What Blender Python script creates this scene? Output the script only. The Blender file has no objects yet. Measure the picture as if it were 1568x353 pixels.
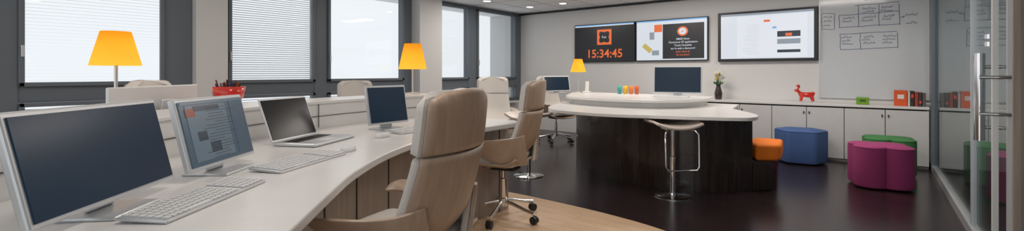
import bpy,bmesh,math,random
from mathutils import Vector,Matrix
random.seed(4)
S=bpy.context.scene
S.view_settings.view_transform='Standard'
S.view_settings.look='None'
COL=S.collection
# ---------------------------------------------------------------- materials
def mat(name,col,rough=.5,metal=0,bump=0,bscale=40,var=0,vscale=8,emit=None,es=1,coat=0,spec=.5,stretch=None):
    m=bpy.data.materials.new(name);m.use_nodes=True
    nt=m.node_tree;b=nt.nodes['Principled BSDF']
    b.inputs['Base Color'].default_value=(*col,1)
    b.inputs['Roughness'].default_value=rough
    b.inputs['Metallic'].default_value=metal
    b.inputs['Specular IOR Level'].default_value=spec
    b.inputs['Coat Weight'].default_value=coat
    if emit:
        b.inputs['Emission Color'].default_value=(*emit,1);b.inputs['Emission Strength'].default_value=es
    tc=nt.nodes.new('ShaderNodeTexCoord');mp=nt.nodes.new('ShaderNodeMapping')
    nt.links.new(tc.outputs['Object'],mp.inputs[0])
    if stretch: mp.inputs['Scale'].default_value=stretch
    if var:
        n=nt.nodes.new('ShaderNodeTexNoise');n.inputs['Scale'].default_value=vscale;n.inputs['Detail'].default_value=4
        nt.links.new(mp.outputs[0],n.inputs[0])
        r=nt.nodes.new('ShaderNodeMapRange');r.inputs['From Min'].default_value=.3;r.inputs['From Max'].default_value=.7
        r.inputs['To Min'].default_value=1-var;r.inputs['To Max'].default_value=1+var
        nt.links.new(n.outputs[0],r.inputs[0])
        mx=nt.nodes.new('ShaderNodeVectorMath');mx.operation='SCALE';mx.inputs[0].default_value=col
        nt.links.new(r.outputs[0],mx.inputs['Scale']);nt.links.new(mx.outputs[0],b.inputs['Base Color'])
    if bump:
        n=nt.nodes.new('ShaderNodeTexNoise');n.inputs['Scale'].default_value=bscale
        nt.links.new(mp.outputs[0],n.inputs[0])
        bu=nt.nodes.new('ShaderNodeBump');bu.inputs['Strength'].default_value=bump;bu.inputs['Distance'].default_value=.01
        nt.links.new(n.outputs[0],bu.inputs['Height']);nt.links.new(bu.outputs[0],b.inputs['Normal'])
    return m
def planks(name,c1,c2,rough,scale,rot=0,spec=.5):
    m=bpy.data.materials.new(name);m.use_nodes=True;nt=m.node_tree;b=nt.nodes['Principled BSDF']
    tc=nt.nodes.new('ShaderNodeTexCoord');mp=nt.nodes.new('ShaderNodeMapping');mp.inputs['Rotation'].default_value=(0,0,rot)
    nt.links.new(tc.outputs['Object'],mp.inputs[0])
    br=nt.nodes.new('ShaderNodeTexBrick');br.inputs['Color1'].default_value=(*c1,1);br.inputs['Color2'].default_value=(*c2,1)
    br.inputs['Mortar'].default_value=(*[x*.7 for x in c1],1);br.inputs['Scale'].default_value=scale
    br.inputs['Mortar Size'].default_value=.003;br.inputs['Brick Width'].default_value=1.2;br.inputs['Row Height'].default_value=.11
    nt.links.new(mp.outputs[0],br.inputs[0])
    n=nt.nodes.new('ShaderNodeTexNoise');n.inputs['Scale'].default_value=5
    mp2=nt.nodes.new('ShaderNodeMapping');mp2.inputs['Scale'].default_value=(1,14,1);nt.links.new(mp.outputs[0],mp2.inputs[0]);nt.links.new(mp2.outputs[0],n.inputs[0])
    r=nt.nodes.new('ShaderNodeMapRange');r.inputs['To Min'].default_value=.75;r.inputs['To Max'].default_value=1.25
    nt.links.new(n.outputs[0],r.inputs[0])
    mx=nt.nodes.new('ShaderNodeVectorMath');mx.operation='SCALE'
    nt.links.new(br.outputs[0],mx.inputs[0]);nt.links.new(r.outputs[0],mx.inputs['Scale']);nt.links.new(mx.outputs[0],b.inputs['Base Color'])
    b.inputs['Roughness'].default_value=rough;b.inputs['Specular IOR Level'].default_value=spec
    return m
def glassmat(name,tint=(.9,.93,.93),cap=.5):
    m=bpy.data.materials.new(name);m.use_nodes=True;nt=m.node_tree;nt.nodes.clear()
    o=nt.nodes.new('ShaderNodeOutputMaterial');t=nt.nodes.new('ShaderNodeBsdfTransparent');t.inputs[0].default_value=(*tint,1)
    g=nt.nodes.new('ShaderNodeBsdfGlossy');g.inputs['Roughness'].default_value=.02;g.inputs[0].default_value=(.8,.84,.85,1)
    f=nt.nodes.new('ShaderNodeFresnel');f.inputs[0].default_value=1.35
    mm=nt.nodes.new('ShaderNodeMath');mm.operation='MINIMUM';mm.inputs[1].default_value=cap
    mx=nt.nodes.new('ShaderNodeMixShader');nt.links.new(f.outputs[0],mm.inputs[0]);nt.links.new(mm.outputs[0],mx.inputs[0])
    nt.links.new(t.outputs[0],mx.inputs[1]);nt.links.new(g.outputs[0],mx.inputs[2]);nt.links.new(mx.outputs[0],o.inputs[0])
    return m
def blindmat(name):
    m=bpy.data.materials.new(name);m.use_nodes=True;nt=m.node_tree;nt.nodes.clear()
    o=nt.nodes.new('ShaderNodeOutputMaterial');d=nt.nodes.new('ShaderNodeBsdfDiffuse');t=nt.nodes.new('ShaderNodeBsdfTranslucent')
    d.inputs[0].default_value=(.7,.72,.74,1);t.inputs[0].default_value=(.78,.80,.82,1)
    a=nt.nodes.new('ShaderNodeMixShader');a.inputs[0].default_value=.6;nt.links.new(d.outputs[0],a.inputs[1]);nt.links.new(t.outputs[0],a.inputs[2]);nt.links.new(a.outputs[0],o.inputs[0]);return m
def shademat(name):
    m=bpy.data.materials.new(name);m.use_nodes=True;nt=m.node_tree;nt.nodes.clear()
    o=nt.nodes.new('ShaderNodeOutputMaterial');d=nt.nodes.new('ShaderNodeBsdfDiffuse');t=nt.nodes.new('ShaderNodeBsdfTranslucent')
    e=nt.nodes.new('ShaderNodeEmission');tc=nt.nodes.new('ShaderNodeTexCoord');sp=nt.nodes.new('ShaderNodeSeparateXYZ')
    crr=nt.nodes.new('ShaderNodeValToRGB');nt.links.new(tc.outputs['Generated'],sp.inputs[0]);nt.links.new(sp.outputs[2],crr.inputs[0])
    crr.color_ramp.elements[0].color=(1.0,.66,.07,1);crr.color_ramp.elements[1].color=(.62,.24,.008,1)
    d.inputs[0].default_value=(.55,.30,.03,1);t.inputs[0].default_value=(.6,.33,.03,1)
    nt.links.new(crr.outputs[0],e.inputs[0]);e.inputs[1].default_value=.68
    a=nt.nodes.new('ShaderNodeMixShader');nt.links.new(d.outputs[0],a.inputs[1]);nt.links.new(t.outputs[0],a.inputs[2])
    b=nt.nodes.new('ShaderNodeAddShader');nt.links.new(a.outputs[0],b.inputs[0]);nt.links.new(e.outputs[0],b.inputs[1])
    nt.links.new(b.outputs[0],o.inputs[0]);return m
M={}
M['wall']=mat('wall_paint',(.68,.68,.68),.6,bump=.02,bscale=200)
M['ceil']=mat('ceiling_paint',(.95,.95,.95),.8)
M['white']=mat('white_lacquer',(.72,.71,.70),.28,var=.02)
M['cab']=mat('cabinet_white',(.62,.61,.61),.4,var=.02)
M['gap']=mat('shadow_gap',(.05,.05,.05),.8)
M['frame']=mat('window_frame_grey',(.135,.16,.185),.45)
M['blind']=blindmat('blind_slat')
M['dark']=planks('dark_parquet',(.024,.013,.014),(.017,.010,.011),.24,1.0,.6)
M['lightw']=planks('light_parquet',(.66,.47,.31),(.62,.43,.28),.35,1.0,0)
M['wenge']=mat('wenge_wood',(.026,.016,.013),.25,var=.5,vscale=4,stretch=(9,9,.6),coat=.3)
M['ply']=mat('oak_veneer',(.42,.31,.23),.4,var=.10,vscale=9,stretch=(1,6,.8))
M['deskwood']=mat('desk_panel_wood',(.34,.28,.24),.5,var=.12,vscale=4,stretch=(10,10,.7))
M['fabric']=mat('beige_fabric',(.60,.57,.54),.9,bump=.3,bscale=300)
M['chrome']=mat('chrome',(.75,.75,.76),.12,1)
M['alu']=mat('brushed_aluminium',(.62,.64,.66),.35,.6)
M['door_alu']=mat('pale_door_frame',(.80,.82,.82),.35,.1)
M['black']=mat('black_plastic',(.015,.015,.016),.4)
M['screen']=mat('screen_dark_blue',(.006,.012,.022),.22,emit=(.012,.028,.050),es=.5,spec=.25)
M['screenblk']=mat('screen_black',(.006,.007,.009),.2,spec=.25)
M['key']=mat('key_white',(.68,.69,.70),.45)
M['glass']=glassmat('clear_glass')
M['wglass']=glassmat('tinted_window_glass',(.89,.90,.905),.1)
M['shade']=shademat('lamp_shade_amber')
M['red']=mat('red_gloss',(.65,.03,.015),.2,coat=.5)
M['orange']=mat('orange_fabric',(.85,.20,.01),.8,bump=.2,bscale=250)
M['pink']=mat('magenta_fabric',(.30,.035,.14),.9,bump=.2,bscale=250)
M['green']=mat('green_fabric',(.05,.20,.06),.9,bump=.2,bscale=250)
M['blue']=mat('blue_fabric',(.06,.12,.30),.9,bump=.2,bscale=250)
M['wb']=mat('whiteboard_glass',(.56,.59,.62),.12)
M['ink']=mat('blue_marker',(.05,.09,.26),.6)
M['seatply']=mat('stool_seat',(.60,.53,.48),.35)
def em(name,c,s=1): return mat(name,(0.01,.01,.01),.25,emit=c,es=s)
M['e_blk']=em('panel_black',(.008,.009,.012))
M['e_wht']=em('panel_white',(.66,.70,.76))
M['e_org']=em('panel_orange',(.75,.14,.03))
M['e_gry']=em('panel_grey',(.25,.29,.34))
M['e_page']=em('page_blue_grey',(.035,.060,.085))
M['e_page2']=em('page_light',(.075,.105,.13))
M['e_pdk']=em('page_dark',(.015,.027,.04))
M['e_ink']=em('page_ink',(.02,.03,.045))
M['e_lblue']=em('panel_light_blue',(.18,.42,.75))
# ---------------------------------------------------------------- helpers
def link(o,parent=None):
    COL.objects.link(o)
    if parent: o.parent=parent
    return o
def empty(name,loc=(0,0,0),rz=0,sc=1):
    e=bpy.data.objects.new(name,None);e.location=loc;e.rotation_euler=(0,0,rz);e.scale=(sc,)*3;e.empty_display_size=.1
    return link(e)
def mesh(name,vs,fs,m,parent=None,smooth=False,bevel=0,sub=0,solid=0,seg=2,offs=0):
    me=bpy.data.meshes.new(name);me.from_pydata([tuple(v) for v in vs],[],fs)
    bm=bmesh.new();bm.from_mesh(me);bmesh.ops.recalc_face_normals(bm,faces=bm.faces);bm.to_mesh(me);bm.free()
    if m: me.materials.append(M[m] if isinstance(m,str) else m)
    if smooth:
        for p in me.polygons:p.use_smooth=True
    o=link(bpy.data.objects.new(name,me),parent)
    if solid:
        s=o.modifiers.new('s','SOLIDIFY');s.thickness=solid;s.offset=offs
    if bevel:
        b=o.modifiers.new('b','BEVEL');b.width=bevel;b.segments=seg;b.limit_method='ANGLE'
    if sub:
        s=o.modifiers.new('u','SUBSURF');s.levels=sub;s.render_levels=sub
    return o
def box(name,c,s,m,parent=None,bevel=0,rot=None,seg=2):
    x,y,z=s[0]/2,s[1]/2,s[2]/2
    vs=[Vector((i*x,j*y,k*z)) for i in(-1,1) for j in(-1,1) for k in(-1,1)]
    if rot: 
        R_=Matrix.Rotation(rot[2],3,'Z')@Matrix.Rotation(rot[1],3,'Y')@Matrix.Rotation(rot[0],3,'X')
        vs=[R_@v for v in vs]
    vs=[v+Vector(c) for v in vs]
    fs=[(0,1,3,2),(4,6,7,5),(0,4,5,1),(2,3,7,6),(0,2,6,4),(1,5,7,3)]
    return mesh(name,vs,fs,m,parent,bevel=bevel,seg=seg)
def boxes(name,L,m,parent=None,bevel=0):
    vs=[];fs=[]
    for c,s in L:
        b=len(vs);x,y,z=s[0]/2,s[1]/2,s[2]/2
        vs+=[(c[0]+i*x,c[1]+j*y,c[2]+k*z) for i in(-1,1) for j in(-1,1) for k in(-1,1)]
        fs+=[tuple(b+q for q in f) for f in[(0,1,3,2),(4,6,7,5),(0,4,5,1),(2,3,7,6),(0,2,6,4),(1,5,7,3)]]
    return mesh(name,vs,fs,m,parent,bevel=bevel)
def lathe(name,prof,m,parent=None,loc=(0,0,0),n=40,solid=0,smooth=True,bevel=0):
    vs=[];fs=[]
    for r,z in prof:
        for i in range(n):
            a=2*math.pi*i/n;vs.append((loc[0]+r*math.cos(a),loc[1]+r*math.sin(a),loc[2]+z))
    for j in range(len(prof)-1):
        for i in range(n):
            fs.append((j*n+i,j*n+(i+1)%n,(j+1)*n+(i+1)%n,(j+1)*n+i))
    if not solid:
        fs.append(tuple(range(n)));fs.append(tuple((len(prof)-1)*n+i for i in range(n)))
    o=mesh(name,vs,fs,m,parent,smooth=False,solid=solid)
    for p in o.data.polygons: p.use_smooth=smooth and len(p.vertices)==4
    if smooth and not solid:
        e=o.modifiers.new('e','EDGE_SPLIT');e.split_angle=math.radians(40)
    return o
def tube(name,pts,r,m,parent=None,cyclic=False,smooth=True,res=6):
    c=bpy.data.curves.new(name,'CURVE');c.dimensions='3D';c.bevel_depth=r;c.bevel_resolution=3;c.use_fill_caps=True
    s=c.splines.new('POLY');s.points.add(len(pts)-1)
    for i,p in enumerate(pts): s.points[i].co=(*p,1)
    s.use_cyclic_u=cyclic;c.materials.append(M[m] if isinstance(m,str) else m)
    for sp in c.splines: sp.use_smooth=True
    return link(bpy.data.objects.new(name,c),parent)
def text(name,body,size,loc,m,parent=None,rot=(math.pi/2,0,0),bold=0,align='LEFT'):
    c=bpy.data.curves.new(name,'FONT');c.body=body;c.size=size;c.offset=bold;c.align_x=align;c.materials.append(M[m])
    o=bpy.data.objects.new(name,c);o.location=loc;o.rotation_euler=rot;return link(o,parent)
def cr(pts,n=8):
    P=[Vector(p) for p in pts];P=[2*P[0]-P[1]]+P+[2*P[-1]-P[-2]];out=[]
    for i in range(1,len(P)-2):
        for k in range(n):
            t=k/n;a,b,c,d=P[i-1:i+3]
            out.append(.5*((2*b)+(c-a)*t+(2*a-5*b+4*c-d)*t*t+(3*b-a-3*c+d)*t**3))
    out.append(P[-2]);return out
def off(path,d):
    out=[]
    for i,p in enumerate(path):
        t=(path[min(i+1,len(path)-1)]-path[max(i-1,0)]).normalized()
        out.append(p+Vector((-t.y,t.x))*d)
    return out
def strip(name,A,B,z0,z1,m,parent=None,bevel=0):
    n=len(A);vs=[]
    for z in(z0,z1):
        for a,b in zip(A,B): vs+=[(a.x,a.y,z),(b.x,b.y,z)]
    fs=[];N=2*n
    for i in range(n-1):
        j=2*i
        fs+=[(j,j+1,j+3,j+2),(N+j,N+j+2,N+j+3,N+j+1),(j,j+2,N+j+2,N+j),(j+1,N+j+1,N+j+3,j+3)]
    fs+=[(0,N,N+1,1),(N-2,N-1,2*N-1,2*N-2)]
    return mesh(name,vs,fs,m,parent,bevel=bevel)
def prism(name,pts,z0,z1,m,parent=None,bevel=0,seg=2):
    n=len(pts);vs=[(p[0],p[1],z0) for p in pts]+[(p[0],p[1],z1) for p in pts]
    fs=[tuple(range(n)),tuple(range(n,2*n))]+[(i,(i+1)%n,n+(i+1)%n,n+i) for i in range(n)]
    return mesh(name,vs,fs,m,parent,bevel=bevel,seg=seg)
def grid(name,f,nu,nv,m,parent=None,solid=0,offs=0,smooth=True,bevel=0):
    vs=[f(i/nu,j/nv) for j in range(nv+1) for i in range(nu+1)];W=nu+1
    fs=[(j*W+i,j*W+i+1,(j+1)*W+i+1,(j+1)*W+i) for j in range(nv) for i in range(nu)]
    o=mesh(name,vs,fs,m,parent,smooth=smooth,solid=solid,offs=offs)
    if bevel:
        b=o.modifiers.new('b','BEVEL');b.width=bevel;b.segments=3;b.limit_method='ANGLE';b.angle_limit=math.radians(50)
    return o
def skin(name,joints,edges,m,parent=None,loc=(0,0,0),sub=2):
    me=bpy.data.meshes.new(name);me.from_pydata([Vector(j[:3])+Vector(loc) for j in joints],edges,[])
    me.materials.append(M[m] if isinstance(m,str) else m)
    o=link(bpy.data.objects.new(name,me),parent)
    s=o.modifiers.new('sk','SKIN');s.use_smooth_shade=True
    for i,j in enumerate(joints):
        v=me.skin_vertices[0].data[i];v.radius=(j[3],j[3]);v.use_root=(i==0)
    u=o.modifiers.new('u','SUBSURF');u.levels=sub;u.render_levels=sub
    return o
# ---------------------------------------------------------------- room shell
CZ=2.31;XL=-5.7;YB=7.5;XG=.54
box('floor',(-1.9,3,-.05),(9.2,10.6,.1),'dark')
lw=[(-5.65,-1.5),(-5.65,2.9),(-4.6,3.1),(-3.6,3.25),(-2.8,3.36),(-2.3,3.37),(-1.66,3.33),(-1.14,3.22),(-.6,2.95),(-.1,2.5),(.2,1.9),(.3,1.0),(.3,-1.5)]
prism('floor_light_wood',[tuple(p) for p in cr(lw,6)],0.0,.004,'lightw')
box('ceiling',(-1.9,3,CZ+.05),(9.2,10.6,.1),'ceil')
boxes('trim_ceiling_grid',[((x,4.2,CZ-.002),(.012,6.6,.006)) for x in[-5.1+i*.6 for i in range(9)]]+[((-2.6,y,CZ-.002),(6.2,.012,.006)) for y in[1.2+i*.6 for i in range(11)]],'cab')
for x,y in[(-5.05,5.75),(-4.9,6.75),(-4.2,6.75)]:
    o=empty('recessed_downlight',(x,y,CZ));lathe('ring',[(.075,-.012),(.085,0)],'alu',o);lathe('lens',[(.06,-.016),(.06,-.012)],em('downlight_glow',(1,.93,.85),3),o)
box('wall_back',(-1.9,YB+.05,CZ/2),(9.2,.1,CZ),'wall')
box('trim_ceiling_slot',(-2.6,YB-.02,CZ-.025),(6.2,.04,.03),'black')
box('wall_corridor',(2.5,3,CZ/2),(.1,10.6,CZ),mat('corridor_paint',(.42,.45,.47),.6))
# window wall
box('wall_window_base',(XL-.05,3,.28),(.1,10.6,.56),'cab')
pan=[(-.9,.25),(.48,1.49),(2.08,3.09),(3.27,4.51),(5.20,5.95),(6.17,7.31)]
fr=[]
for z0,z1 in((.86,1.0),(.54,.60),(2.26,2.31)): fr.append(((XL-.03,3.2,(z0+z1)/2),(.1,8.6,z1-z0)))
for a,b in[(-1.1,-.9),(.25,.48),(1.49,1.74),(2.04,2.08),(3.09,3.27),(4.51,4.68),(5.14,5.20),(5.95,6.17),(7.31,7.5)]:
    fr.append(((XL-.03,(a+b)/2,(.6+2.26)/2),(.12,b-a,1.66)))
wf=boxes('trim_window_frames',fr,'frame',bevel=.008)
for i,(a,b) in enumerate(pan):
    e=empty('window_%d'%(i+1))
    t=.035;x=XL+.04
    boxes('sash',[((x,(a+b)/2,2.26-t/2),(.04,b-a,t)),((x,(a+b)/2,1.0+t/2),(.04,b-a,t)),((x,a+t/2,1.63),(.04,t,1.26)),((x,b-t/2,1.63),(.04,t,1.26)),
      ((x,(a+b)/2,.86-t/2),(.04,b-a,t)),((x,(a+b)/2,.60+t/2),(.04,b-a,t)),((x,a+t/2,.73),(.04,t,.26)),((x,b-t/2,.73),(.04,t,.26))],'frame',e,bevel=.004)
    box('pane_upper',(XL-.075,(a+b)/2,1.63),(.008,b-a+.02,1.27),'wglass',e)
    box('pane_lower',(XL-.075,(a+b)/2,.73),(.008,b-a+.02,.27),'wglass',e)
    box('sash_handle',(XL+.07,a+.02,1.30),(.02,.02,.10),'alu',e,bevel=.004)
    vs=[];fs=[]
    def slats(z0,z1,p,tilt):
        z=z1
        while z>z0:
            k=len(vs);d=.011;dz=math.tan(tilt)*d
            vs.extend([(XL-.03-d,a,z+dz),(XL-.03-d,b,z+dz),(XL-.03+d,b,z-dz),(XL-.03+d,a,z-dz)]);fs.append((k,k+1,k+2,k+3));z-=p
    if i in(0,1): slats(1.02,2.25,.030,.02)
    if i==2: slats(1.02,2.25,.026,.55)
    if i==3: slats(1.02,1.45,.030,.02)
    if i>=4: slats(1.02,1.25,.030,.02)
    slats(.60,.85,.026,.3)
    mesh('blind_slats',vs,fs,'blind',e)
box('column',(XL+.06,1.89,CZ/2),(.16,.30,CZ),'wall')
box('column',(XL+.10,4.91,CZ/2),(.24,.46,CZ),'wall')
box('trim_window_sill',(XL+.08,3,.55),(.2,8.6,.03),'white')
# glass wall
g=empty('glass_partition')
box('glass',(XG,4.6,1.16),(.012,5.7,2.2),'glass',g)
box('rail_bottom',(XG,4.6,.035),(.06,5.8,.07),'alu',g)
box('rail_top',(XG,4.6,2.27),(.06,5.8,.07),'alu',g)
for y,x,w,d,mm in[(7.08,XG,.06,.07,'frame'),(4.45,XG,.03,.04,'alu'),(3.34,XG-.062,.03,.022,'door_alu'),(3.34,XG-.005,.03,.030,'door_alu'),(3.16,XG,.03,.06,'deskwood')]:
    box('post',(x,y,1.16),(d,w,2.2),mm,g)
gd=empty('glass_door_handle')
x=XG-.085
tube('bar',[(x,3.60,.745),(x,3.60,1.225)],.024,'chrome',gd)
for z in(.82,1.15): tube('mount',[(x,3.60,z),(XG,3.60,z)],.010,'chrome',gd)
for z in(1.095,.91):
    tube('rod',[(XG-.12,3.32,z),(XG-.005,3.32,z)],.010,'chrome',gd)
for z in(1.27,1.31): lathe('clamp',[(.020,-.012),(.020,.012)],'chrome',gd,(XG-.06,3.5,z))
# ---------------------------------------------------------------- desk
fp=cr([(-.35,-.25),(-.85,.27),(-1.13,.55),(-1.42,.84),(-1.64,1.08),(-1.88,1.42),(-2.06,1.80),(-2.15,2.15),(-2.18,2.5),(-2.18,2.95)],8)
dk=empty('curved_desk')
strip('top',fp,off(fp,.96),.695,.73,'white',dk,bevel=.006)
mp_=off(fp[18:],.18);mq_=off(fp[18:],.21)
strip('modesty_panel',mp_,mq_,0.004,.695,'deskwood',dk)
for i in range(4,len(mp_)-2,6): box('panel_joint',(mp_[i].x,mp_[i].y,.35),(.008,.008,.68),'gap',dk)
strip('spine',off(fp,.962),off(fp,1.3),.004,.90,'white',dk)
strip('spine_cap',off(fp,.95),off(fp,1.31),.90,.92,'white',dk,bevel=.004)
strip('rear_top',off(fp,1.302),off(fp,2.1),.695,.73,'white',dk,bevel=.006)
strip('rear_panel',off(fp,1.9),off(fp,1.93),.004,.695,'deskwood',dk)
for i in range(6,len(fp)-2,9):
    q=off(fp,.955)
    box('seam',(q[i].x,q[i].y,.82),(.004,.004,.16),'gap',dk)
strip('spine_joint',off(fp,.955),off(fp,.963),.815,.818,'gap',dk)
# ---------------------------------------------------------------- devices
def frame_empty(name,BL,BR,z):
    BL=Vector(BL);BR=Vector(BR);c=(BL+BR)/2;e=BR-BL
    o=empty(name,(c.x,c.y,z),math.atan2(e.y,e.x));return o,e.length
def tilted(name,verts_boxes,m,parent,tilt,piv,bevel=0):
    o=boxes(name,verts_boxes,m,parent,bevel=bevel);o.rotation_euler=(-tilt,0,0);o.location=piv;return o
def monitor(BL,BR,zd,zb,ht,tilt,scr='screen',bez='alu',page=False,border=.014,name='monitor',back='alu'):
    o,w=frame_empty(name,BL,BR,zd);h=ht;b=zb-zd;piv=(0,0,b)
    tilted('housing',[((0,.014,h/2),(w,.022,h))],bez if back=='alu' else back,o,tilt,piv,bevel=.006)
    tilted('screen',[((0,.0015,h/2),(w-2*border,.006,h-2*border))],scr,o,tilt,piv)
    box('stand_neck',(0,.06,b*.5+.09),(.10,.012,b+.16),'alu',o,rot=(-.12,0,0),bevel=.004)
    box('stand_foot',(0,.03,.005),(.19,.17,.010),'alu',o,bevel=.004)
    if page:
        y=-.0026
        L=[((0,y,h*.93),(w-.04,.001,.012),'e_page2'),((-.05,y,h*.5),(w*.56,.001,h*.78),'e_page2'),((w*.33,y,h*.5),(w*.2,.001,h*.8),'e_page'),((-w*.12,y-.001,h*.84),(w*.36,.001,.02),'e_pdk'),
           ((-w*.35,y-.001,h*.79),(.05,.001,.03),em('page_red',(.16,.03,.015))),((-w*.1,y-.001,h*.27),(.06,.001,.04),'e_pdk'),((-w*.25,y-.001,h*.45),(.05,.001,.035),'e_pdk')]
        for c,s,mm in L: tilted('page_block',[(c,s)],mm,o,tilt,piv)
        L=[((random.uniform(-.04,.04),y-.0012,h*(.12+.042*i)),(random.uniform(.08,.2),.0006,.0025)) for i in range(18)]
        tilted('page_lines',L,'e_ink',o,tilt,piv)
    return o
monitor((-1.48,.145),(-1.865,.524),.73,.763,.277,.24)
monitor((-1.885,.575),(-2.15,.90),.73,.765,.268,.24,scr='e_page',page=True)
monitor((-2.60,1.80),(-2.62,2.14),.73,.77,.265,.18)
monitor((-3.40,1.05),(-2.97,.54),.73,.80,.245,-.0,back='white')
monitor((-2.22,5.74),(-1.66,5.87),.825,.86,.34,.1,name='desktop_computer')
monitor((-3.62,5.35),(-3.45,5.75),.825,.855,.22,.2,back='white')
def keyboard(c,d,L=.44,D=.13,z=.73):
    o=empty('keyboard',(c[0],c[1],z),math.atan2(d[1],d[0]))
    box('body',(0,0,.0085),(L,D,.010),'alu',o,bevel=.004,rot=(.05,0,0))
    K=[];n=22;p=(L-.016)/n
    for r in range(6):
        for k in range(n):
            if k in(15,) : continue
            if r==0 and 3<k<9: continue
            y=-D/2+.014+r*(D-.028)/5
            K.append(((-L/2+.008+p*(k+.5),y,.0158+y*.05),(p*.78,(D-.028)/5*.76,.005)))
    K.append(((-L/2+.008+p*6.5,-D/2+.014,.0158-D/2*.05),(p*4.78,(D-.028)/5*.76,.005)))
    boxes('keys',K,'key',o,bevel=.001);return o
keyboard((-1.62,.525),(-.6,.8),.46,.135)
keyboard((-1.955,1.01),(-.42,.9),.44,.15)
keyboard((-2.40,2.02),(-.05,1),.36,.12)
keyboard((-1.92,5.52),(.56,.13),.42,.12,z=.825)
def mouse(x,y,z,rz):
    o=empty('computer_mouse',(x,y,z),rz)
    vs=[];n=20;prof=[(1,0),(1,.3),(.93,.62),(.75,.85),(.45,.98)]
    for s,zz in prof:
        for i in range(n):
            a=2*math.pi*i/n;vs.append((.055*s*math.copysign(abs(math.cos(a))**.8,math.cos(a)),.03*s*math.copysign(abs(math.sin(a))**.8,math.sin(a)),zz*.028))
    fs=[(j*n+i,j*n+(i+1)%n,(j+1)*n+(i+1)%n,(j+1)*n+i) for j in range(4) for i in range(n)]+[tuple(range(n)),tuple(4*n+i for i in range(n))]
    mesh('shell',vs,fs,'key',o,smooth=True);return o
mouse(-2.06,1.30,.73,2.2);mouse(-2.33,1.70,.73,1.8)
def laptop(BL,BR,z,tilt=.36,D=.25,Hh=.245,scr='screenblk'):
    o,w=frame_empty('laptop',BL,BR,z)
    box('base',(0,-D/2,.010),(w,D,.016),'alu',o,bevel=.005)
    K=[((-w*.4+w*.8/13*(k+.5),-.04-.018*r,.0185),(w*.8/13*.85,.015,.002)) for r in range(5) for k in range(13)]
    boxes('keys',K,'black',o)
    box('trackpad',(0,-D+.055,.0184),(.09,.06,.001),'key',o)
    tilted('lid',[((0,.004,Hh/2),(w,.008,Hh))],'alu',o,tilt,(0,0,.018),bevel=.003)
    tilted('screen',[((0,-.0012,Hh/2),(w-.02,.003,Hh-.022))],scr,o,tilt,(0,0,.018));return o
laptop((-2.50,1.13),(-2.68,1.48),.73)
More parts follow.
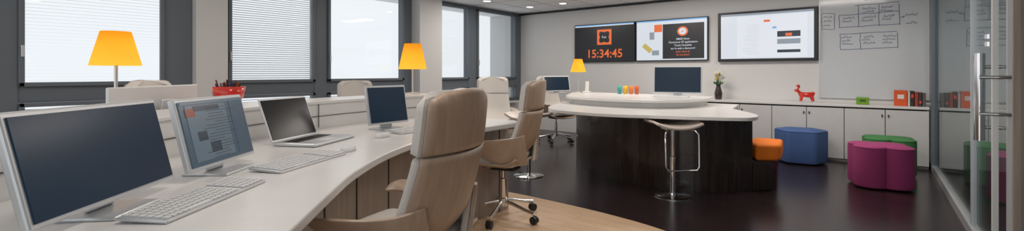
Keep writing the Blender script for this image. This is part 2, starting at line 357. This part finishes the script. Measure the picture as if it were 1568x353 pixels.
# ---------------------------------------------------------------- chairs
def chair(x,y,fx,fy,sc=1,name='office_chair'):
    o=empty(name,(x,y,.004),math.atan2(fy,fx),sc)
    for i in range(5):
        a=math.radians(72*i+20);ca,sa=math.cos(a),math.sin(a)
        tube('leg_%d'%(i+1),[(0,0,.13),(.10*ca,.10*sa,.115),(.20*ca,.20*sa,.09),(.29*ca,.29*sa,.075)],.014,'chrome',o)
        e=.29
        for s in(-.013,.013):
            px,py=e*ca-s*sa,e*sa+s*ca
            vs=[];n=16
            for q in(-.008,.008):
                for k in range(n):
                    b=2*math.pi*k/n;r=.029
                    vs.append((px-sa*q+ca*r*math.cos(b),py+ca*q+sa*r*math.cos(b),.030+r*math.sin(b)))
            mesh('caster',vs,[tuple(range(n)),tuple(range(n,2*n))]+[(k,(k+1)%n,n+(k+1)%n,n+k) for k in range(n)],'black',o)
    lathe('column',[(.034,.09),(.034,.15),(.025,.155),(.025,.30),(.016,.305),(.016,.40)],'chrome',o)
    box('mechanism',(-.02,0,.385),(.20,.14,.03),'black',o,bevel=.01)
    def pan(u,v):
        X=-.20+.44*v;Y=(u-.5)*.52
        z=.41+.04*abs(2*u-1)**3+.05*max(0,(.25-v)/.25)**2-.02*max(0,(v-.85)/.15)
        return (X,Y*(1-.08*max(0,(v-.7)/.3)),z)
    grid('seat_shell',pan,14,12,'ply',o,solid=.014)
    def cush(u,v): 
        X=-.17+.41*v;Y=(u-.5)*.47
        return (X,Y,.465+.02*math.sin(math.pi*u)**.5*math.sin(math.pi*v)**.5)
    grid('seat_cushion',cush,12,12,'fabric',o,solid=.075,bevel=.022)
    z0,z1=.42,1.06
    def bk(u,v,e=0,wd=1):
        z=z0+(z1-z0)*v;s=2*u-1
        w=(.225-.025*v)*wd
        if v>.9: w*=(1-((v-.9)/.1)**2*.28)
        lean=-.20-.13*v-.02*math.sin(v*math.pi)
        if v<.35: lean+=.16*((.35-v)/.35)**2
        return (lean+(.055+.05*max(0,1-v/.6))*s*s-e,s*w,z-.018*s*s*(v>.95))
    grid('back_shell_lower',lambda u,v:bk(u,v*.645),14,16,'ply',o,solid=.016,offs=0)
    grid('back_shell_upper',lambda u,v:bk(u,.66+v*.34),14,12,'ply',o,solid=.016,offs=0)
    grid('back_pad_lower',lambda u,v:bk(u,.06+v*.585,-.032,.99),14,16,'fabric',o,solid=.044,bevel=.016)
    grid('back_pad_upper',lambda u,v:bk(u,.66+v*.335,-.034,.99),14,12,'fabric',o,solid=.05,bevel=.018)
    P=cr([(-.235,.15),(-.19,.235),(-.10,.275),(.03,.285),(.14,.283),(.22,.272),(.262,.24)],6)
    n=len(P)-1
    def armp(u,v,s,ins=0,vm=1):
        v=v*vm;t=v*n;i0=min(int(t),n-1);p=P[i0].lerp(P[i0+1],t-i0)
        top=.665-.05*min(1,v/.7)-.02*max(0,(v-.8)/.2)**2
        bot=.44+.02*min(1,v/.35)+.115*max(0,min(1,(v-.35)/.4))**1.3
        yy=p[1]+.022*u**2-.045*(1-u)**2*(1-.6*v)-ins
        return (p[0]+ins*.8*max(0,1-v*4),s*yy,bot+(top-bot)*u-(.008 if ins else 0))
    for s in(-1,1):
        nm='l' if s>0 else 'r'
        grid('armrest_'+nm,lambda u,v:armp(u,v,s),8,n,'ply',o,solid=.016,bevel=.004)
        grid('arm_lining_'+nm,lambda u,v:armp(u,v,s,.021,.62),8,22,'fabric',o,solid=.026,bevel=.008)
    return o
chair(-1.45,1.14,-.97,-.24)
chair(-2.26,2.76,-.95,-.30)
chair(-4.02,1.18,.78,.62)
chair(-4.35,2.95,1,-.15,.97)
chair(-3.80,4.50,.6,-.5)
chair(-4.05,6.30,.9,-.3)
# ---------------------------------------------------------------- lamps
def lamp(x,y,z,zb,zt,rb,rt):
    o=empty('table_lamp',(x,y,z))
    lathe('shade',[(rb,zb-z),(rt,zt-z)],'shade',o,solid=.003)
    lathe('base',[(.075,0),(.075,.010),(.02,.018)],'alu',o)
    tube('stem',[(0,0,.01),(0,0,zb-z+.04)],.009,'alu',o)
    lathe('bulb',[(.01,0),(.028,.03),(.03,.06),(.012,.09)],em('bulb_glow',(1,.7,.3),3),o,(0,0,zb-z+.04))
    L=bpy.data.lights.new('bulb_light','POINT');L.energy=2.5;L.color=(1,.65,.3);L.shadow_soft_size=.04
    l=bpy.data.objects.new('bulb_light',L);l.location=(0,0,zb-z+.11);link(l,o)
lamp(-3.49,.686,.73,1.160,1.358,.120,.070)
lamp(-3.38,2.80,.92,1.15,1.385,.128,.076)
lamp(-3.44,5.95,.825,1.125,1.316,.115,.058)
# bowl with pencils
o=empty('pencil_bowl',(-3.15,1.16,.92))
lathe('bowl',[(.045,0),(.05,.004),(.080,.05),(.090,.112)],'red',o,solid=.004)
pc=[mat('pencil_%d'%i,c,.5) for i,c in enumerate([(.02,.02,.03),(.15,.03,.02),(.05,.06,.15),(.25,.12,.03)])]
for i in range(34):
    a=random.uniform(0,6.28);r=random.uniform(.01,.070);r0=r*.45
    tube('pencil',[(r0*math.cos(a),r0*math.sin(a),.015),(r*1.05*math.cos(a),r*1.05*math.sin(a),random.uniform(.130,.155))],.0045,pc[i%4],o)
# ---------------------------------------------------------------- bar counter
b=empty('curved_counter')
body=[tuple(p) for p in cr([(-3.30,6.2),(-3.2,5.7),(-3.08,5.33),(-2.90,4.98),(-2.60,4.70),(-2.2,4.50),(-1.79,4.41),(-1.4,4.47),(-1.12,4.62),(-.91,4.84)],6)]
prism('body',body+[(-1.05,5.1),(-1.3,6.1)],0,.70,'wenge',b)
low=[tuple(p) for p in cr([(-3.45,6.1),(-3.2,5.2),(-3.0,4.55),(-2.72,4.13),(-2.27,3.97),(-1.9,3.98),(-1.59,4.08),(-1.2,4.20),(-.86,4.37),(-.82,4.62),(-.93,4.90),(-1.2,5.35)],6)]
prism('lower_top',low+[(-1.3,6.1)],.70,.732,'white',b,bevel=.004)
up=[tuple(p) for p in cr([(-3.65,6.2),(-3.3,5.45),(-3.02,4.95),(-2.6,4.76),(-2.15,4.72),(-1.80,4.82),(-1.58,5.08),(-1.50,5.5),(-1.56,6.0)],6)]
prism('upper_body',[((p[0]+2.3)*.93-2.3,(p[1]-5.4)*.88+5.4) for p in up],.732,.795,'white',b)
prism('upper_top',up,.795,.825,'white',b,bevel=.004)
bench=empty('bench_box')
prism('plinth',[(-.905,4.85),(-.76,4.99),(-.74,5.06),(-.78,5.45),(-1.02,5.4),(-1.02,5.1)],0,.28,'wenge',bench,bevel=.006)
prism('cushion',[(-.885,4.875),(-.72,4.98),(-.70,5.06),(-.74,5.46),(-1.0,5.42),(-1.0,5.12)],.28,.435,'orange',bench,bevel=.03,seg=4)
def stool(x,y,rz):
    o=empty('bar_stool',(x,y,0),rz)
    lathe('base',[(.165,0),(.165,.006),(.15,.014),(.05,.022),(.028,.03)],'chrome',o)
    lathe('column',[(.026,.02),(.026,.36),(.018,.365),(.018,.60)],'chrome',o)
    def st(u,v):
        X=(u-.5)*.42;Y=(v-.5)*.34
        return (X,Y,.635+.045*abs(2*u-1)**2.2-.012*max(0,(.3-v)/.3))
    grid('seat',st,16,14,'seatply',o,solid=.022,bevel=.006)
    box('seat_mount',(0,0,.612),(.16,.14,.012),'chrome',o)
    P=[(-.03,-.05,.61),(-.13,-.16,.61),(-.15,-.19,.58),(-.15,-.2,.30),(-.13,-.2,.27),(.13,-.2,.27),(.15,-.2,.30),(.15,-.19,.58),(.13,-.16,.61),(.03,-.05,.61)]
    tube('footrest',P,.0085,'chrome',o)
stool(-1.44,4.19,.75);stool(-2.96,4.05,-.2)
for i,(c) in enumerate([(.05,.35,.32),(.75,.45,.03),(.75,.2,.03),(.6,.12,.04)]):
    mm=mat('coloured_glass_%d'%i,c,.15)
    o=empty('drinking_glass',(-2.76+i*.075,5.90+i*.02,.825));lathe('cup',[(.02,0),(.022,.003),(.026,.05),(.03,.11)],mm,o,solid=.003)
o=empty('cordless_phone',(-3.28,5.92,.825),.3);box('base',(0,0,.012),(.10,.10,.024),'white',o,bevel=.006);box('handset',(0,.02,.09),(.055,.03,.15),'white',o,bevel=.01,rot=(-.2,0,0))
# vase with flowers on the low cabinets
o=empty('flower_vase',(-1.83,7.30,.72))
lathe('vase',[(.04,0),(.05,.02),(.055,.09),(.035,.17),(.028,.20),(.036,.225)],mat('vase_glaze',(.04,.03,.03),.25,var=.5,vscale=20),o)
fm=mat('petal_cream',(.75,.70,.58),.6);lf=mat('leaf_green',(.06,.14,.04),.6);ym=mat('petal_yellow',(.6,.42,.05),.6)
for i in range(9):
    a=i*2.4;r=.02+.045*(i%3)/2;zz=.30+.11*random.random()
    tube('stem',[(0,0,.2),(r*.5*math.cos(a),r*.5*math.sin(a),.27),(r*math.cos(a),r*math.sin(a),zz)],.003,lf,o)
    for k in range(5):
        b_=k*1.257;cx=r*math.cos(a)+.014*math.cos(b_);cy=r*math.sin(a)+.006*math.sin(b_);cz=zz+.014*math.sin(b_)
        vs=[(cx+.013*math.cos(t)*math.sin(p_),cy+.007*math.sin(t)*math.sin(p_),cz+.013*math.cos(p_)) for p_ in(.4,1.2,1.9,2.7) for t in[j*1.047 for j in range(6)]]
        fs=[(q*6+j,q*6+(j+1)%6,(q+1)*6+(j+1)%6,(q+1)*6+j) for q in range(3) for j in range(6)]+[tuple(range(6)),tuple(range(18,24))]
        mesh('petal',vs,fs,ym if i%4==3 else fm,o,smooth=True)
for i in range(6):
    a=i*1.05
    P=[(.02*math.cos(a),.02*math.sin(a),.2),(.055*math.cos(a+.3),.055*math.sin(a+.3),.27),(.075*math.cos(a),.075*math.sin(a),.24),(.04*math.cos(a-.3),.04*math.sin(a-.3),.22)]
    mesh('leaf',P,[(0,1,2,3)],lf,o,solid=.001)
# ---------------------------------------------------------------- cabinets
c=empty('low_cabinets')
box('carcass',(-1.195,7.31,.345),(3.37,.36,.63),'gap',c)
box('plinth',(-1.195,7.32,.02),(3.37,.34,.04),'cab',c)
box('worktop',(-1.195,7.295,.705),(3.38,.40,.03),'white',c,bevel=.003)
xs=[-2.7,-2.3,-1.9,-1.5,-1.1,-.7,-.3,.1,.495]
boxes('doors',[(((a+d)/2,7.12,.355),(d-a-.007,.02,.635)) for a,d in zip(xs,xs[1:])],'cab',c,bevel=.002)
boxes('knobs',[((x+s,7.105,.60),(.012,.02,.03)) for x,s in[(-2.3,.03),(-2.3,-.03),(-1.5,.03),(-1.5,-.03),(-.7,.03),(-.7,-.03),(.1,.03),(.1,-.03)]],'black',c,bevel=.003)
def reindeer():
    o=empty('red_reindeer_figurine',(-.72,7.26,.72))
    J=[(0,0,.10,.034),(.05,0,.10,.030),(-.06,0,.102,.036),(.085,0,.14,.020),(.10,0,.165,.026),(.14,0,.158,.016),
       (.055,.025,.055,.015),(.06,.025,.014,.014),(.055,-.025,.055,.015),(.06,-.025,.014,.014),(-.07,.025,.055,.017),(-.08,.025,.014,.014),(-.07,-.025,.055,.017),(-.08,-.025,.014,.014),(-.10,0,.135,.013)]
    skin('body',J,[(0,1),(0,2),(1,3),(3,4),(4,5),(1,6),(6,7),(1,8),(8,9),(2,10),(10,11),(2,12),(12,13),(2,14)],'red',o)
    for s in(-1,1):
        tube('antler',[(.095,s*.01,.175),(.08,s*.03,.205),(.09,s*.045,.235)],.008,'red',o)
        tube('antler_tine',[(.083,s*.027,.203),(.11,s*.035,.222)],.006,'red',o)
    o.rotation_euler=(0,0,math.pi+.3)
reindeer()
o=empty('green_box',(-.12,7.25,.72),.1);gm=mat('lime_box',(.16,.36,.02),.4)
boxes('body',[((0,0,.045),(.125,.09,.09))],gm,o,bevel=.008);box('label',(0,-.046,.05),(.06,.002,.03),mat('lime_label',(.05,.12,.02),.5),o)
o=empty('book_stack',(.37,7.26,.72))
bk=[(-.125,.12,.185,(.70,.10,.02)),(-.05,.02,.17,(.6,.58,.55)),(-.02,.035,.18,(.03,.02,.02)),(.017,.03,.17,(.35,.05,.03)),(.05,.03,.165,(.05,.04,.04)),(.085,.03,.16,(.12,.10,.09))]
for i,(x,w,hh,cc) in enumerate(bk): box('book_%d'%i,(x,0,hh/2),(w,.13,hh),mat('book_cover_%d'%i,cc,.5),o,bevel=.003)
box('cover_mark',(-.125,-.066,.11),(.06,.002,.05),'white',o);box('cover_mark2',(-.02,-.066,.12),(.025,.002,.04),'red',o);box('cover_mark3',(.05,-.066,.05),(.02,.002,.03),'red',o)
# ---------------------------------------------------------------- poufs
def pouf(name,x,y,m,kind,R,h,rz=0):
    o=empty(name,(x,y,0),rz);n=96
    def rr(t):
        if kind=='clover':
            a,b_=R*.49,R*.51;best=0
            for k in range(4):
                ph=t-math.pi/4-k*math.pi/2;s=b_*b_-(a*math.sin(ph))**2
                if s>0: best=max(best,a*math.cos(ph)+math.sqrt(s))
            return best
        k=math.pi/3;ph=(t%k)-k/2
        return min(R*math.cos(k/2)/math.cos(ph),R*.965)
    rings=[(.0,.0,.010),(.9,0,.012),(.975,0,.022),(1,0,.045),(1,0,h*.5),(1,0,h-.035),(.985,0,h-.012),(.93,0,h),(.5,0,h+.010),(.0,0,h+.012)]
    vs=[];fs=[]
    for s,_,z in rings:
        for i in range(n):
            t=2*math.pi*i/n;r=rr(t)*max(s,.001);vs.append((r*math.cos(t),r*math.sin(t),z))
    for j in range(len(rings)-1):
        for i in range(n): fs.append((j*n+i,j*n+(i+1)%n,(j+1)*n+(i+1)%n,(j+1)*n+i))
    me=mesh('cushion',vs,fs,m,o,smooth=True)
    e=me.modifiers.new('e','EDGE_SPLIT');e.split_angle=math.radians(38)
    for q in range(3 if kind!='clover' else 4):
        a=q*2*math.pi/(3 if kind!='clover' else 4);lathe('foot',[(.02,0),(.02,.015)],'black',o,(R*.4*math.cos(a),R*.4*math.sin(a),0),n=16)
    pts=[(rr(2*math.pi*i/n)*.985*math.cos(2*math.pi*i/n),rr(2*math.pi*i/n)*.985*math.sin(2*math.pi*i/n),h-.012) for i in range(n)]
    tube('piping',pts,.004,m,o,cyclic=True)
pouf('pink_pouf',.04,5.82,'pink','clover',.28,.41,.25)
pouf('green_pouf',.12,6.60,'green','clover',.265,.40,.1)
pouf('blue_pouf',-.73,6.78,'blue','hex',.295,.41,.15)
# ---------------------------------------------------------------- wall screens
yw=YB
v=empty('video_wall')
boxes('frame',[((-3.790,yw-.03,1.645),(1.175,.06,.68)),((-2.600,yw-.03,1.645),(1.165,.06,.68))],'black',v,bevel=.004)
y=yw-.062
def pl(n,x0,x1,z0,z1,m,par,k=0): return box(n,((x0+x1)/2,y-.0015*k,(z0+z1)/2),(x1-x0,.002,z1-z0),m,par)
pl('left_panel',-4.36,-3.22,1.32,1.97,'e_blk',v)
pl('left_header',-4.36,-3.22,1.950,1.97,'e_lblue',v,1);pl('left_header2',-4.36,-3.22,1.94,1.953,'e_wht',v,2)
pl('right_panel',-3.165,-2.03,1.32,1.97,'e_wht',v)
pl('right_header',-3.165,-2.03,1.950,1.97,'e_lblue',v,1)
pl('article',-2.72,-2.07,1.34,1.90,'e_blk',v,1)
pl('icon',-3.91,-3.63,1.61,1.88,'e_org',v,1)
vs=[(-3.77+ (.105+.020*math.cos(4*t+math.pi))*math.cos(t),y-.003,1.745+(.105+.020*math.cos(4*t+math.pi))*math.sin(t)) for t in[2*math.pi*i/48 for i in range(48)]]
mesh('icon_shape',vs,[tuple(range(48))],'e_blk',v)
text('icon_text','Fun',.06,(-3.77,y-.005,1.725),'e_wht',v,align='CENTER')
text('clock','15:34:45',.205,(-3.77,y-.004,1.385),'e_org',v,bold=.003,align='CENTER')
pl('tile',-2.86,-2.73,1.78,1.90,'e_org',v,2);pl('tile2',-2.94,-2.86,1.66,1.78,'e_gry',v,2)
box('pic',(-2.98,y-.004,1.52),(.17,.001,.08),mat('pic_yellow',(.01,.01,.01),.5,emit=(.5,.4,.1)),v,rot=(0,.7,0));pl('pic2',-2.9,-2.78,1.40,1.48,'e_gry',v,2)
vs=[(-2.40+.085*math.cos(t),y-.003,1.775+.075*math.sin(t)) for t in[2*math.pi*i/32 for i in range(32)]]
mesh('badge',vs,[tuple(range(32))],'e_org',v)
vs=[(-2.40+.06*math.cos(t),y-.0045,1.775+.052*math.sin(t)) for t in[2*math.pi*i/32 for i in range(32)]]
mesh('badge_in',vs,[tuple(range(32))],'e_wht',v)
tube('badge_mark',[(-2.42,y-.006,1.76),(-2.38,y-.006,1.79)],.006,'e_org',v)
for i,t in enumerate(['EMISE Show','Ouverture: 87 applications','Toute l\'actualite','sur le web a decouvrir','pour tous et','de nos jours']): text('article_text',t,.042,(-2.395,y-.004,1.64-i*.05),'e_wht' if i<4 else 'e_org',v,align='CENTER',bold=.0003)
t=empty('television')
box('bezel',(-1.235,yw-.037,1.645),(1.27,.07,.73),'black',t,bevel=.006)
box('edge',(-1.235,yw-.03,1.645),(1.268,.05,.75),'alu',t,bevel=.01)
y=yw-.074
pl('picture',-1.825,-.645,1.32,1.98,'e_wht',t);pl('browser_bar',-1.825,-.645,1.95,1.98,'e_gry',t,1)
pl('page',-1.60,-.72,1.34,1.93,em('page_white',(.72,.75,.80)),t,1)
pl('logo',-1.25,-1.17,1.84,1.87,'e_org',t,2);pl('thumb1',-1.08,-.80,1.62,1.70,'e_pdk',t,2);pl('thumb2',-1.08,-.80,1.52,1.59,'e_gry',t,2);pl('thumb3',-1.08,-.80,1.40,1.44,'e_pdk',t,2)
pl('thumb_r',-.98,-.90,1.63,1.67,'e_org',t,3);pl('tag',-1.14,-1.09,1.74,1.77,'e_lblue',t,2)
boxes('page_lines',[((-1.40+random.uniform(-.03,.03),y-.003,1.80-.022*i),(random.uniform(.1,.2),.001,.003)) for i in range(20)],em('line_grey',(.5,.52,.55)),t)
# whiteboard
w=empty('whiteboard')
box('panel',(-.03,yw-.012,1.51),(1.10,.022,1.45),'wb',w)
boxes('edge_trim',[((-.586,yw-.012,1.51),(.010,.024,1.46)),((-.03,yw-.012,.785),(1.11,.026,.012))],'alu',w)
y=yw-.026;cu=bpy.data.curves.new('handwriting','CURVE');cu.dimensions='3D';cu.bevel_depth=.0026;cu.bevel_resolution=0;cu.materials.append(M['ink'])
def line(P,j=0):
    if j:
        Q=[]
        for a,b_ in zip(P,P[1:]):
            for k in range(5): Q.append((a[0]+(b_[0]-a[0])*k/5+random.uniform(-j,j),a[1]+(b_[1]-a[1])*k/5+random.uniform(-j,j)))
        P=Q+[P[-1]]
    s=cu.splines.new('POLY');s.points.add(len(P)-1)
    for i,p in enumerate(P): s.points[i].co=(p[0],y,p[1],1)
def scrib(x,z,L,hh=.026):
    P=[];n=max(4,int(L/.011))
    for i in range(n): P.append((x+L*i/n+random.uniform(-.003,.003),z+(hh if i%2 else 0)*random.uniform(.2,1.2)+random.uniform(-.003,.003)))
    line(P)
for z,xa,xb in((1.985,-.20,.24),(1.87,-.37,.24),(1.71,-.37,.25),(1.62,-.36,.22),(1.42,-.36,.22)): line([(xa,z),(xb,z+.012)],.004)
for x,za,zb in((-.37,1.87,1.71),(-.17,1.985,1.71),(.04,1.98,1.71),(.24,1.98,1.71),(-.36,1.62,1.42),(-.15,1.62,1.42),(.22,1.62,1.42)): line([(x,za),(x+.006,zb)],.004)
for r,(zr,xx0) in enumerate([(1.93,1),(1.82,0),(1.57,0)]):
    for k,xx in enumerate((-.34,-.13,.07)):
        if r==0 and k==0: continue
        for q in range(2 if r<2 else 3): scrib(xx+random.uniform(-.01,.02),zr-q*.042,random.uniform(.09,.15))
for k in range(3): scrib(-.54,1.85-k*.055,random.uniform(.08,.11))
for k in range(2): scrib(.30,1.82-k*.10,.12)
line([(-.56,1.91),(-.42,1.90),(-.42,1.69),(-.56,1.70),(-.56,1.91)],.004);scrib(-.1,2.04,.2)
line([(.24,1.80),(.29,1.81)]);line([(.275,1.82),(.29,1.81),(.275,1.795)])
link(bpy.data.objects.new('handwriting',cu),w)
# ---------------------------------------------------------------- lights
W=bpy.data.worlds.new('w');S.world=W;W.use_nodes=True
bg=W.node_tree.nodes['Background'];bg.inputs[0].default_value=(.94,.97,1.0,1);bg.inputs[1].default_value=1.22
def area(n,loc,sx,sy,e,col,rot=(0,0,0)):
    L=bpy.data.lights.new(n,'AREA');L.shape='RECTANGLE';L.size=sx;L.size_y=sy;L.energy=e;L.color=col
    o=bpy.data.objects.new(n,L);o.location=loc;o.rotation_euler=rot;return link(o)
for i,(x,yy,e) in enumerate([(-1.2,1.0,11),(-3.6,1.4,11),(-1.2,3.6,15),(-3.6,4.2,16),(-.3,5.7,24),(-2.4,6.0,26),(-4.6,5.6,15)]):
    area('ceiling_light',(x,yy,CZ-.03),.9,.3,e,(1,.92,.84))
cd=bpy.data.cameras.new('camera');cam=bpy.data.objects.new('camera',cd);link(cam)
cam.location=(0,0,1.12);cam.rotation_euler=(math.pi/2,0,math.radians(38.2))
cd.sensor_width=36;cd.lens=16.2;cd.shift_y=-.042;cd.clip_start=.02
S.camera=cam
